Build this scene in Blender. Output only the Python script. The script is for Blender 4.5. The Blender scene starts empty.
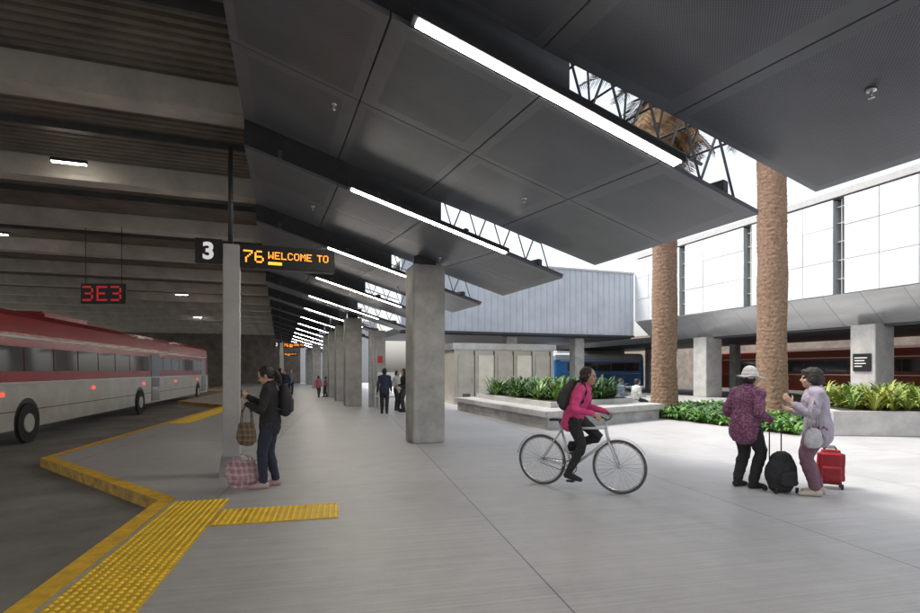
import bpy, bmesh, math, random
from mathutils import Vector, Matrix, noise
random.seed(7)
R=math.radians
scene=bpy.context.scene
COL=scene.collection
YAW=R(19.4); CA=math.cos(YAW); SA=math.sin(YAW)
def C(xc,d,z=0.0):   # metres to the side / ahead of the viewpoint -> site coordinates
    return Vector((xc*CA+d*SA, -xc*SA+d*CA, z))
# ---------------------------------------------------------------- materials
def nd(nt,t,**k):
    n=nt.nodes.new(t)
    for a,b in k.items():
        if a.startswith('i_'): n.inputs[a[2:].replace('_',' ')].default_value=b
        else: setattr(n,a,b)
    return n
def M(name,base,rough=.6,metal=0,var=.18,scale=3.0,bump=.1,bscale=60,stretch=(1,1,1),emit=None,estr=0,spec=.5,trans=0):
    m=bpy.data.materials.new(name); m.use_nodes=True; nt=m.node_tree
    p=nt.nodes['Principled BSDF']; L=nt.links.new
    p.inputs['Roughness'].default_value=rough; p.inputs['Metallic'].default_value=metal
    p.inputs['Specular IOR Level'].default_value=spec
    if trans: p.inputs['Transmission Weight'].default_value=trans
    tc=nd(nt,'ShaderNodeTexCoord'); mp=nd(nt,'ShaderNodeMapping'); mp.inputs['Scale'].default_value=stretch
    L(tc.outputs['Object'],mp.inputs['Vector'])
    n1=nd(nt,'ShaderNodeTexNoise'); n1.inputs['Scale'].default_value=scale; n1.inputs['Detail'].default_value=6; n1.inputs['Roughness'].default_value=.62
    L(mp.outputs[0],n1.inputs['Vector'])
    mx=nd(nt,'ShaderNodeMix',data_type='RGBA')
    b=Vector(base[:3])
    lo=b*(1-var); hi=b*(1+var)
    mx.inputs[6].default_value=(*lo,1); mx.inputs[7].default_value=(*hi,1)
    mr=nd(nt,'ShaderNodeMapRange'); mr.inputs[1].default_value=.3; mr.inputs[2].default_value=.7
    L(n1.outputs['Fac'],mr.inputs[0]); L(mr.outputs[0],mx.inputs[0]); L(mx.outputs[2],p.inputs['Base Color'])
    if bump:
        n2=nd(nt,'ShaderNodeTexNoise'); n2.inputs['Scale'].default_value=bscale; n2.inputs['Detail'].default_value=4
        L(mp.outputs[0],n2.inputs['Vector'])
        bp=nd(nt,'ShaderNodeBump'); bp.inputs['Strength'].default_value=bump; bp.inputs['Distance'].default_value=.01
        L(n2.outputs['Fac'],bp.inputs['Height']); L(bp.outputs[0],p.inputs['Normal'])
    if emit:
        p.inputs['Emission Color'].default_value=(*emit,1); p.inputs['Emission Strength'].default_value=estr
    return m
def mathn(nt,op,a,b=None):
    n=nt.nodes.new('ShaderNodeMath'); n.operation=op
    for i,x in enumerate((a,b)):
        if x is None: continue
        if isinstance(x,(int,float)): n.inputs[i].default_value=x
        else: nt.links.new(x,n.inputs[i])
    return n.outputs[0]
def modulate(m,fac_fn,col2):
    """mix the base colour of m towards col2 by a factor built from object coordinates"""
    nt=m.node_tree; L=nt.links.new; p=nt.nodes['Principled BSDF']
    tc=nd(nt,'ShaderNodeTexCoord'); sp=nd(nt,'ShaderNodeSeparateXYZ'); L(tc.outputs['Object'],sp.inputs[0])
    f=fac_fn(nt,sp.outputs,tc)
    old=p.inputs['Base Color'].links[0].from_socket
    mx=nd(nt,'ShaderNodeMix',data_type='RGBA'); L(f,mx.inputs[0]); L(old,mx.inputs[6]); mx.inputs[7].default_value=(*col2,1)
    L(mx.outputs[2],p.inputs['Base Color']); return m
def floor_material():
    m=bpy.data.materials.new('platform_concrete'); m.use_nodes=True; nt=m.node_tree; L=nt.links.new
    p=nt.nodes['Principled BSDF']
    tc=nd(nt,'ShaderNodeTexCoord'); mp=nd(nt,'ShaderNodeMapping',vector_type='POINT'); mp.inputs['Rotation'].default_value=(0,0,R(7))
    L(tc.outputs['Object'],mp.inputs['Vector'])
    sp=nd(nt,'ShaderNodeSeparateXYZ'); L(mp.outputs[0],sp.inputs[0])
    def joint(o,x0,per,w):
        a=mathn(nt,'SUBTRACT',o,x0); a=mathn(nt,'DIVIDE',a,per); fr=mathn(nt,'FRACT',a)
        b=mathn(nt,'SUBTRACT',fr,.5); b=mathn(nt,'ABSOLUTE',b); b=mathn(nt,'SUBTRACT',.5,b); b=mathn(nt,'MULTIPLY',b,per)
        return mathn(nt,'LESS_THAN',b,w)
    j1=joint(sp.outputs[0],1.46,3.05,.007); j2=joint(sp.outputs[1],1.2,6.1,.005)
    j=mathn(nt,'MAXIMUM',j1,mathn(nt,'MULTIPLY',j2,.6))
    def cell(o,x0,per): return mathn(nt,'FLOOR',mathn(nt,'DIVIDE',mathn(nt,'SUBTRACT',o,x0),per))
    cx=nd(nt,'ShaderNodeCombineXYZ'); L(cell(sp.outputs[0],1.46,3.05),cx.inputs[0]); L(cell(sp.outputs[1],1.2,6.1),cx.inputs[1])
    wn=nd(nt,'ShaderNodeTexWhiteNoise',noise_dimensions='3D'); L(cx.outputs[0],wn.inputs['Vector'])
    def nz(scale,det,rough,vec):
        n=nd(nt,'ShaderNodeTexNoise'); n.inputs['Scale'].default_value=scale; n.inputs['Detail'].default_value=det; n.inputs['Roughness'].default_value=rough; L(vec,n.inputs['Vector']); return n.outputs['Fac']
    n1=nz(.55,9,.68,mp.outputs[0])
    ms=nd(nt,'ShaderNodeMapping'); ms.inputs['Scale'].default_value=(.30,24,1); L(mp.outputs[0],ms.inputs['Vector'])
    n2=nz(1.6,7,.78,ms.outputs[0])
    n3=nz(90,3,.5,mp.outputs[0]); n4=nz(3.3,8,.7,mp.outputs[0])
    n5=nz(.9,4,.5,mp.outputs[0])
    stain=mathn(nt,'MULTIPLY',mathn(nt,'MAXIMUM',mathn(nt,'SUBTRACT',n5,.60),0),1.3)
    v=mathn(nt,'MULTIPLY',mathn(nt,'SUBTRACT',n1,.5),.55)
    v=mathn(nt,'ADD',v,mathn(nt,'MULTIPLY',mathn(nt,'SUBTRACT',n2,.5),1.0))
    v=mathn(nt,'ADD',v,mathn(nt,'MULTIPLY',mathn(nt,'SUBTRACT',n3,.5),.25))
    v=mathn(nt,'ADD',v,mathn(nt,'MULTIPLY',mathn(nt,'SUBTRACT',n4,.5),.36))
    v=mathn(nt,'ADD',v,mathn(nt,'MULTIPLY',mathn(nt,'SUBTRACT',wn.outputs['Value'],.5),.10))
    v=mathn(nt,'SUBTRACT',mathn(nt,'ADD',v,1.0),stain)
    v=mathn(nt,'MULTIPLY',v,mathn(nt,'SUBTRACT',1,mathn(nt,'MULTIPLY',j,.62)))
    cm=nd(nt,'ShaderNodeMix',data_type='RGBA',blend_type='MULTIPLY'); cm.inputs[0].default_value=1
    cm.inputs[6].default_value=(.435,.43,.43,1)
    cc=nd(nt,'ShaderNodeCombineColor'); 
    for i in range(3): L(v,cc.inputs[i])
    L(cc.outputs[0],cm.inputs[7]); L(cm.outputs[2],p.inputs['Base Color'])
    L(mathn(nt,'ADD',.26,mathn(nt,'MULTIPLY',n1,.34)),p.inputs['Roughness'])
    bp=nd(nt,'ShaderNodeBump'); bp.inputs['Strength'].default_value=.4; bp.inputs['Distance'].default_value=.004
    h=mathn(nt,'SUBTRACT',mathn(nt,'ADD',n2,mathn(nt,'MULTIPLY',n3,.5)),mathn(nt,'MULTIPLY',j,2))
    L(h,bp.inputs['Height']); L(bp.outputs[0],p.inputs['Normal'])
    return m
MAT={}
MAT['floor']=floor_material()
MAT['perf']=M('perforated_panel',(.165,.175,.20),.36,.2,.16,1.2,0)
def _dots(nt,o,tc):
    k=2*math.pi/.024
    a=mathn(nt,'SINE',mathn(nt,'MULTIPLY',o[0],k)); b=mathn(nt,'SINE',mathn(nt,'MULTIPLY',o[1],k))
    return mathn(nt,'MULTIPLY',mathn(nt,'GREATER_THAN',mathn(nt,'MULTIPLY',a,b),.25),.65)
modulate(MAT['perf'],_dots,(.02,.02,.022))
MAT['panel']=M('panel_border_metal',(.175,.185,.205),.36,.25,.10,2,0)
MAT['dark']=M('dark_steel',(.05,.053,.058),.5,.3,.2,4,.05)
MAT['truss']=M('truss_grey_steel',(.11,.115,.12),.5,.3,.2,4,.05)
MAT['steel']=M('painted_steel_grey',(.48,.48,.48),.45,.1,.1,5,.04)
MAT['conc']=M('cast_concrete',(.38,.375,.36),.75,0,.28,2.2,.4,45)
MAT['conc_l']=M('pale_concrete',(.42,.41,.395),.72,0,.2,2.5,.3,50)
MAT['conc_b']=M('beam_concrete',(.52,.485,.43),.8,0,.22,1.6,.3,30)
MAT['deck']=M('ribbed_deck_metal',(.20,.168,.142),.5,.05,.35,1.2,.1,30)
MAT['asph']=M('road_concrete',(.22,.21,.20),.7,0,.35,.8,.4,70)
MAT['ground']=M('asphalt',(.09,.09,.09),.85,0,.25,.5,.4,40)
MAT['yellow']=M('yellow_paint',(.78,.47,.03),.55,0,.25,6,.2,40)
MAT['tactile']=M('yellow_tactile',(.72,.44,.02),.5,0,.2,5,.1,40)
MAT['dome']=M('tactile_dome_lit_tone',(.95,.66,.05),.45,0,.15,5,.1,40)  # lighter than the tile base: the domes' lit relief is put into the colour
MAT['kerbface']=M('kerb_face_ochre_paint',(.45,.27,.05),.7,0,.45,7,.3,30)  # darker ochre yellow for the upright kerb faces
MAT['black']=M('black_plastic',(.012,.012,.013),.35,0,.1,4,0)
MAT['rubber']=M('rubber',(.02,.02,.02),.8,0,.2,10,.1)
MAT['glass']=M('tinted_glass',(.05,.055,.06),.06,0,.1,2,0,spec=.9)
MAT['chrome']=M('bright_metal',(.6,.6,.6),.22,1,.05,5,0)
MAT['led']=M('led_orange',(.8,.25,.02),.5,0,0,1,0,emit=(1,.30,.03),estr=2.6)
MAT['ledred']=M('led_red',(.5,.02,.02),.5,0,0,1,0,emit=(1,.04,.04),estr=.32)
MAT['tail']=M('tail_lamp_red',(.5,.02,.02),.5,0,0,1,0,emit=(1,.05,.03),estr=2.5)
MAT['signwhite']=M('white_lettering_added_glow',(.8,.8,.8),.5,0,0,1,0,emit=(1,1,1),estr=.45)  # slight glow added to lift the bay number out of the dim light
MAT['lamp']=M('lamp_diffuser',(.9,.9,.9),.5,0,0,1,0,emit=(1,.93,.82),estr=50)
MAT['lampd']=M('deck_lamp_diffuser',(.9,.9,.9),.5,0,0,1,0,emit=(1,.93,.82),estr=90)
MAT['white']=M('white_paint',(.78,.78,.77),.45,0,.05,3,.02)
MAT['facade']=M('pale_metal_cladding',(.50,.54,.60),.4,.1,.12,.8,.02)
MAT['screen']=M('white_screen_panel',(.66,.69,.70),.32,0,.10,.25,.02)
MAT['screenback']=M('pale_wall_behind_screens',(.45,.48,.5),.5,0,.08,1,.02)
MAT['soffit']=M('brushed_metal_soffit',(.55,.56,.57),.24,.75,.18,1.5,.03,stretch=(1,.2,1))
MAT['bark']=M('palm_bark',(.25,.16,.11),.95,0,.42,9,.8,40,stretch=(1,1,1.8))
MAT['frond']=M('palm_frond',(.07,.09,.03),.55,0,.4,2,.0)
MAT['deadfrond']=M('dry_frond',(.24,.145,.075),.8,0,.45,4,.0)
MAT['leafd']=M('strap_leaf',(.05,.12,.022),.4,0,.5,4,0)
MAT['leafy']=M('yellow_green_leaf',(.28,.31,.05),.45,0,.4,5,0)
MAT['leafg']=M('ground_cover_leaf',(.075,.19,.03),.5,0,.5,3,0)
MAT['soil']=M('soil',(.06,.045,.03),.95,0,.3,8,.5,30)
MAT['door']=M('stainless_wall_panel',(.56,.53,.47),.28,.5,.12,2,0)
# ---------------------------------------------------------------- mesh helpers
def link(o): COL.objects.link(o); return o
def fin(bm,name,mats,parent=None,smooth=False,loc=None,label=None):
    me=bpy.data.meshes.new(name); bmesh.ops.recalc_face_normals(bm,faces=bm.faces); bm.to_mesh(me); bm.free()
    if not isinstance(mats,(list,tuple)): mats=[mats]
    for m in mats: me.materials.append(m)
    if smooth:
        for f in me.polygons: f.use_smooth=True
    o=link(bpy.data.objects.new(name,me))
    if parent: o.parent=parent
    if loc is not None: o.location=loc
    if label: o['label']=label
    return o
def thing(name,label,cat,loc=(0,0,0),rz=0,group=None,kind=None):
    e=link(bpy.data.objects.new(name,None)); e.empty_display_size=.2
    e.location=loc; e.rotation_euler=(0,0,rz); tag(e,label,cat,group,kind); return e
def tag(o,label,cat,group=None,kind=None):
    o['label']=label; o['category']=cat
    if group: o['group']=group
    if kind: o['kind']=kind
    return o
def copy_thing(top,loc,rz=None,label=None):
    n=top.copy(); COL.objects.link(n); n.location=loc
    if rz is not None: n.rotation_euler=(0,0,rz)
    if label: n['label']=label
    def rec(src,dst):
        for c in list(src.children):
            k=c.copy(); COL.objects.link(k); k.parent=dst; rec(c,k)
    rec(top,n); return n
def box(bm,x0,x1,y0,y1,z0,z1,mi=0,bev=0,mat=None):
    r=bmesh.ops.create_cube(bm,size=1,matrix=Matrix.Translation(((x0+x1)/2,(y0+y1)/2,(z0+z1)/2))@Matrix.Diagonal((abs(x1-x0),abs(y1-y0),abs(z1-z0),1)))
    vs=r['verts']; fs=set(f for v in vs for f in v.link_faces)
    for f in fs: f.material_index=mi
    if bev:
        es=list(set(e for v in vs for e in v.link_edges))
        rr=bmesh.ops.bevel(bm,geom=es,offset=bev,segments=2,affect='EDGES')
        for f in rr['faces']: f.material_index=mi
        vs=[v for v in rr['verts']]+[v for v in vs if v.is_valid]
    if mat is not None: bmesh.ops.transform(bm,matrix=mat,verts=list(set(vs)))
    return vs
def boxo(name,dims,mat,parent=None,bev=0,label=None):
    bm=bmesh.new(); box(bm,*dims,bev=bev); return fin(bm,name,mat,parent,label=label)
def prism(bm,poly,z0,z1,mi=0,taper=None):
    lo=[bm.verts.new((x,y,z0)) for x,y in poly]; hi=[bm.verts.new((x,y,z1)) for x,y in (taper or poly)]
    n=len(poly); fs=[bm.faces.new(lo[::-1]),bm.faces.new(hi)]
    for i in range(n): fs.append(bm.faces.new((lo[i],lo[(i+1)%n],hi[(i+1)%n],hi[i])))
    for f in fs: f.material_index=mi
    return fs
def catmull(P,n):
    out=[]; N=len(P)
    for i in range(N-1):
        p0=P[max(i-1,0)];p1=P[i];p2=P[i+1];p3=P[min(i+2,N-1)]
        for j in range(n):
            t=j/n
            out.append(.5*((2*p1)+(-p0+p2)*t+(2*p0-5*p1+4*p2-p3)*t*t+(-p0+3*p1-3*p2+p3)*t**3))
    out.append(P[-1].copy()); return out
def loft(bm,pts,rad,side=(0,1,0),seg=12,sub=3,cap=3,mi=0):
    P=[Vector(p) for p in pts]; RR=[Vector((r,r,0)) if isinstance(r,(int,float)) else Vector((r[0],r[1],0)) for r in rad]
    if sub>1 and len(P)>2: P2=catmull(P,sub); R2=catmull(RR,sub)
    else: P2,R2=P,RR
    side=Vector(side); rings=[]; n=len(P2)
    tn=[]
    for i in range(n):
        t=(P2[min(i+1,n-1)]-P2[max(i-1,0)]); tn.append(t.normalized() if t.length>1e-9 else Vector((0,0,1)))
    lst=[]
    def fr(t):
        s=side-t*side.dot(t)
        if s.length<.05: s=Vector((1,0,0))-t*t.x
        if s.length<.05: s=Vector((0,0,1))-t*t.z
        s.normalize(); return s,t.cross(s)
    r0=min(R2[0][0],R2[0][1]); r1=min(R2[-1][0],R2[-1][1])
    for k in range(cap,0,-1):
        a=k/(cap+.35)*math.pi/2; lst.append((P2[0]-tn[0]*r0*math.sin(a),R2[0]*math.cos(a),tn[0]))
    for i in range(n): lst.append((P2[i],R2[i],tn[i]))
    for k in range(1,cap+1):
        a=k/(cap+.35)*math.pi/2; lst.append((P2[-1]+tn[-1]*r1*math.sin(a),R2[-1]*math.cos(a),tn[-1]))
    for c,r,t in lst:
        s,f=fr(t)
        rings.append([bm.verts.new(c+s*(math.cos(2*math.pi*j/seg)*r[0])+f*(math.sin(2*math.pi*j/seg)*r[1])) for j in range(seg)])
    for a,b in zip(rings[:-1],rings[1:]):
        for j in range(seg):
            f=bm.faces.new((a[j],a[(j+1)%seg],b[(j+1)%seg],b[j])); f.material_index=mi
    f=bm.faces.new(rings[0][::-1]); f.material_index=mi
    f=bm.faces.new(rings[-1]); f.material_index=mi
def tube(bm,pts,r,seg=8,mi=0): loft(bm,pts,[r]*len(pts),(0.13,.2,.97),seg,1,0,mi)
def tubeo(name,pts,r,mat,parent=None,seg=8):
    bm=bmesh.new(); tube(bm,pts,r,seg); return fin(bm,name,mat,parent,True)
def ell(bm,c,r,rot=None,seg=16):
    m=Matrix.Translation(Vector(c))@(rot.to_4x4() if rot else Matrix.Identity(4))@Matrix.Diagonal((*r,1))
    bmesh.ops.create_uvsphere(bm,u_segments=seg,v_segments=seg//2+2,radius=1,matrix=m)
def torus(bm,Rm,r,seg=48,rs=10,c=(0,0,0),mi=0):  # ring in XZ plane
    rings=[]
    for i in range(seg):
        a=2*math.pi*i/seg; d=Vector((math.cos(a),0,math.sin(a)))
        rings.append([bm.verts.new(Vector(c)+d*(Rm+r*math.cos(2*math.pi*j/rs))+Vector((0,r*math.sin(2*math.pi*j/rs),0))) for j in range(rs)])
    for i in range(seg):
        a=rings[i];b=rings[(i+1)%seg]
        for j in range(rs):
            f=bm.faces.new((a[j],a[(j+1)%rs],b[(j+1)%rs],b[j])); f.material_index=mi
_tex={}
def remesh(bm,name,mat,voxel,parent=None,sm=3,disp=0,dscale=.08):
    me=bpy.data.meshes.new('tmp'); bmesh.ops.recalc_face_normals(bm,faces=bm.faces); bm.to_mesh(me); bm.free()
    o=link(bpy.data.objects.new('tmp',me))
    m=o.modifiers.new('r','REMESH'); m.mode='VOXEL'; m.voxel_size=voxel; m.use_smooth_shade=True
    if sm: s=o.modifiers.new('s','SMOOTH'); s.factor=.5; s.iterations=sm
    if disp:
        key=round(dscale,3)
        if key not in _tex:
            t=bpy.data.textures.new('cl%s'%key,'CLOUDS'); t.noise_scale=dscale; t.noise_depth=2; _tex[key]=t
        d=o.modifiers.new('d','DISPLACE'); d.texture=_tex[key]; d.strength=disp; d.mid_level=.5
    dg=bpy.context.evaluated_depsgraph_get(); dg.update()
    me2=bpy.data.meshes.new_from_object(o.evaluated_get(dg)); me2.name=name
    bpy.data.objects.remove(o); bpy.data.meshes.remove(me)
    me2.materials.clear(); me2.materials.append(mat)
    for f in me2.polygons: f.use_smooth=True
    r=link(bpy.data.objects.new(name,me2))
    if parent: r.parent=parent
    return r
def text(name,s,size,mat,parent,loc,rot,ext=.003,off=0,sx=1):
    cu=bpy.data.curves.new('t','FONT'); cu.body=s; cu.size=size; cu.extrude=ext; cu.offset=off; cu.space_character=1.08
    o=link(bpy.data.objects.new('t',cu)); dg=bpy.context.evaluated_depsgraph_get(); dg.update()
    me=bpy.data.meshes.new_from_object(o.evaluated_get(dg)); bpy.data.objects.remove(o)
    me.materials.clear(); me.materials.append(mat)
    r=link(bpy.data.objects.new(name,me)); r.parent=parent; r.location=loc; r.rotation_euler=rot; r.scale=(sx,1,1)
    return r
FONT5={'W':["10001","10001","10001","10101","10101","11011","10001"],'E':["11111","10000","10000","11110","10000","10000","11111"],'L':["10000","10000","10000","10000","10000","10000","11111"],
'C':["01110","10001","10000","10000","10000","10001","01110"],'O':["01110","10001","10001","10001","10001","10001","01110"],'M':["10001","11011","10101","10101","10001","10001","10001"],
'T':["11111","00100","00100","00100","00100","00100","00100"],'7':["11111","00001","00010","00100","01000","01000","01000"],'6':["01110","10000","10000","11110","10001","10001","01110"],' ':["000"]*7,'3':["11110","00001","00001","01110","00001","00001","11110"]}
def led(name,s,x,z,pitch,y,mat,parent):
    bm=bmesh.new(); cx=x
    for ch in s:
        g=FONT5[ch]
        for r_,row in enumerate(g):
            for c_,b in enumerate(row):
                if b=='1': box(bm,cx+c_*pitch+pitch*.07,cx+(c_+1)*pitch-pitch*.07,y-.002,y,z+(6-r_)*pitch+pitch*.07,z+(7-r_)*pitch-pitch*.07)
        cx+=(len(g[0])+1)*pitch
    return fin(bm,name,mat,parent)
# ---------------------------------------------------------------- ground
bm=bmesh.new(); prism(bm,[(-400,-400),(400,-400),(400,400),(-400,400)],-.4,-.165); o=fin(bm,'ground',MAT['ground']); tag(o,'dark asphalt ground around the bus station','ground',kind='structure')
bm=bmesh.new(); prism(bm,[(-34,-20),(-.5,-20),(-.5,75),(-34,75)],-.16,-.15); o=fin(bm,'road',MAT['asph']); tag(o,'stained grey concrete bus lane beside the platform','road',kind='structure')
edge=[(-2.75,-6),(-1.4,7.15),(-4.09,11.27),(-2.35,25.5),(-5.0,29.8),(-3.3,44),(-6,48.3),(-4.2,64)]
poly=edge+[(24.2,64),(24.2,-12),(-2.75,-12)]
bm=bmesh.new(); prism(bm,poly[::-1],-.155,0); o=fin(bm,'platform_pavement',MAT['floor']); tag(o,'broom finished light grey concrete platform floor with joints','pavement',kind='structure')
def offs(path,d):
    out=[]
    for i,p in enumerate(path):
        p=Vector(p); ns=[]
        if i>0: t=(p-Vector(path[i-1])).normalized(); ns.append(Vector((t.y,-t.x)))
        if i<len(path)-1: t=(Vector(path[i+1])-p).normalized(); ns.append(Vector((t.y,-t.x)))
        n=sum(ns,Vector((0,0))); n.normalize(); k=1/max(.35,n.dot(ns[0]))
        out.append(p+n*d*k)
    return out
inn=offs(edge,.17); out_=offs(edge,-.012)
bm=bmesh.new()
for i in range(len(edge)-1):
    a,b,c,d=out_[i],out_[i+1],inn[i+1],inn[i]
    fs=prism(bm,[a,b,c,d],-.152,.006)
    for f in fs: 
        f.normal_update(); f.material_index=0 if abs(f.normal.z)>.5 else 1
o=fin(bm,'kerb',[MAT['yellow'],MAT['kerbface']]); tag(o,'zigzag yellow painted concrete kerb along the bus lane','kerb',kind='structure')
def tactile(p0,p1,w,h0,label,tile=.6):
    p0=Vector(p0);p1=Vector(p1); t=(p1-p0); Ln=t.length; t.normalize(); n=Vector((t.y,-t.x))
    bm=bmesh.new()
    nt_=max(1,round(Ln/tile)); tl=Ln/nt_
    for i in range(nt_):
        a=p0+t*(i*tl+.005); b=p0+t*((i+1)*tl-.005)
        prism(bm,[a,b,b+n*w,a+n*w],.002,h0)
    sp=.062; na=int(Ln/sp); nb=int(w/sp)
    for i in range(na):
        for j in range(nb):
            c=p0+t*((i+.5)*Ln/na)+n*((j+.5)*w/nb)
            lo=[bm.verts.new((c.x+.018*math.cos(q*math.pi/4),c.y+.018*math.sin(q*math.pi/4),h0)) for q in range(8)]
            hi=[bm.verts.new((c.x+.010*math.cos(q*math.pi/4),c.y+.010*math.sin(q*math.pi/4),h0+.009)) for q in range(8)]
            f=bm.faces.new(hi); f.material_index=1
            for q in range(8): f=bm.faces.new((lo[q],lo[(q+1)%8],hi[(q+1)%8],hi[q])); f.material_index=1 if q%8 else 0
    o=fin(bm,'tactile_paving',[MAT['tactile'],MAT['dome']]); tag(o,label,'tactile paving',group='yellow tactile strips')
tactile((-2.42,-5),(-1.2,6.98),.62,.010,'yellow domed tactile strip running along the platform kerb')
tactile((-.68,5.78),(-.615,6.40),1.28,.010,'short yellow domed tactile strip crossing the platform floor')
tactile((-3.15,17.2),(-2.2,25.1),.6,.010,'yellow domed tactile strip beside the far kerb')
# ---------------------------------------------------------------- canopy bays
PER=4.03; H=.40; U0=4.10
def zc(v,y): return 4.72-.3*v+H*y/PER
def vr(y): return 4.85+.55*y/PER
bay=thing('canopy_bay','dark grey perforated metal canopy bay sloping over the platform','canopy',(0,U0,0),group='folded canopy bays over the platform')
cols=[-.5,.85,2.2,3.55,None]
rows=[(0,1.72),(1.72,PER)]
for r0,r1 in rows:
    for ci in range(4):
        bm=bmesh.new(); g=.008
        y0=r0+g;y1=r1-g
        def ye(v): return y1 if r0==0 else y1-.05-.18*max(0,min(1,(v-2.4)/2.2))
        quad=[]
        for (cv,top,sx,sy) in ((cols[ci],0,1,1),(cols[ci+1],0,-1,1),(cols[ci+1],1,-1,-1),(cols[ci],1,1,-1)):
            y=y0
            if top: y=ye(cv if cv is not None else 5.3)
            v=vr(y) if cv is None else cv
            quad.append((v+sx*g,y,sx,sy))
        B=[bm.verts.new((v,y,zc(v,y))) for v,y,_,_ in quad]
        bw=.16 if (ci+(1 if r0 else 0))%2 else .09
        Iq=[bm.verts.new((v+sx*bw,y+sy*bw,zc(v+sx*bw,y+sy*bw)-.0015)) for v,y,sx,sy in quad]
        T=[bm.verts.new((v,y,zc(v,y)+.05)) for v,y,_,_ in quad]
        f=bm.faces.new(Iq); f.material_index=0
        for i in range(4):
            k=(i+1)%4
            f=bm.faces.new((B[i],B[k],Iq[k],Iq[i])); f.material_index=1
            f=bm.faces.new((B[i],B[k],T[k],T[i])); f.material_index=1
        f=bm.faces.new(T); f.material_index=1
        fin(bm,'ceiling_panel',[MAT['perf'],MAT['panel']],bay)
bm=bmesh.new()
vs=[(-.5,0),(2.55,0)]
a=[bm.verts.new((v,.06,zc(v,0)+.055)) for v,_ in vs]; b=[bm.verts.new((v,.06,zc(v,0)+.75)) for v,_ in vs]
a2=[bm.verts.new((v,.09,zc(v,0)+.055)) for v,_ in vs]; b2=[bm.verts.new((v,.09,zc(v,0)+.75)) for v,_ in vs]
for q in ((a[0],a[1],b[1],b[0]),(a2[0],a2[1],b2[1],b2[0]),(a[0],a2[0],b2[0],b[0]),(a[1],a2[1],b2[1],b[1]),(b[0],b[1],b2[1],b2[0]),(a[0],a[1],a2[1],a2[0])): bm.faces.new(q)
fin(bm,'riser_panel',MAT['dark'],bay)
bm=bmesh.new()
v0,v1=-.45,4.9
def P3(v,y,dz): return (v,y,zc(v,0)+dz)
tube(bm,[P3(v0,.1,.09),P3(v1,.1,.09)],.03,4); tube(bm,[P3(v0,.1,.72),P3(v1-.3,.1,.72)],.03,4)
tube(bm,[P3(v0,.75,.80),P3(v1-.1,.75,.80)],.025,4)
for yy,dz in ((1.5,1.35),(2.3,1.9)): tube(bm,[P3(1.8,yy,dz),P3(v1-.1,yy,dz)],.022,4)
n=11
for i in range(n):
    va=v0+(v1-.3-v0)*i/n; vb=v0+(v1-.3-v0)*(i+1)/n
    tube(bm,[P3(va,.1,.09),P3((va+vb)/2,.1,.72)],.014,4); tube(bm,[P3((va+vb)/2,.1,.72),P3(vb,.1,.09)],.014,4)
    tube(bm,[P3(vb,.1,.72),P3(vb,.75,.80)],.016,4); tube(bm,[P3(va,.1,.72),P3(vb,.75,.80)],.012,4)
    if i>4:
        tube(bm,[P3(vb,.75,.80),P3(vb-.2,1.5,1.35)],.014,4); tube(bm,[P3(va,.75,.80),P3(vb-.2,1.5,1.35)],.010,4); tube(bm,[P3(vb-.2,1.5,1.35),P3(vb-.3,2.3,1.9)],.012,4)
for v in (.0,1.5,3.0,4.4):
    vv=box(bm,v-.03,v+.03,.02,PER-.30,0,.12)
    for q in vv: q.co.z+=4.72-.3*q.co.x+H*q.co.y/PER+.06
fin(bm,'truss',MAT['truss'],bay)
for k in list(range(-3,0))+list(range(1,14)): copy_thing(bay,(0,U0+k*PER,0))
sl=thing('strip_light','long lit linear lamp set in the canopy step','lamp',(0,U0,0),group='linear lamps along the canopy steps')
def sbox(bm,v0,v1,y0,y1,d0,d1):
    vs=box(bm,v0,v1,y0,y1,d0,d1)
    for v in vs: v.co.z+=4.72-.3*v.co.x
bm=bmesh.new(); sbox(bm,1.0,3.70,-.165,-.025,-.005,.07); fin(bm,'lamp_housing',MAT['dark'],sl)
bm=bmesh.new(); sbox(bm,1.04,3.66,-.147,-.045,-.014,-.006); fin(bm,'lamp_diffuser',MAT['lamp'],sl)
for k in list(range(-2,0))+list(range(1,13)): copy_thing(sl,(0,U0+k*PER,0))
spk=thing('sprinkler_head','small metal sprinkler head on the ceiling','sprinkler',(2.3,3.0,0),group='ceiling sprinklers')
bm=bmesh.new(); loft(bm,[(0,0,0),(0,0,-.02)],[.045,.03],seg=12,sub=1,cap=0); loft(bm,[(0,0,-.02),(0,0,-.06)],[.01,.01],seg=8,sub=1,cap=0); loft(bm,[(0,0,-.06),(0,0,-.068)],[.024,.024],seg=12,sub=1,cap=0)
fin(bm,'deflector',MAT['chrome'],spk,True)
def sp_at(v,u):
    y=(u-U0)%PER; return (v,u,zc(v,y))
spk.location=sp_at(1.3,3.4)
for v,u in ((4.2,2.6),(.6,6.2),(3.2,6.4),(.6,10.2),(3.2,10.4),(.6,14.3),(3.2,14.4)): copy_thing(spk,sp_at(v,u))
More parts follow.
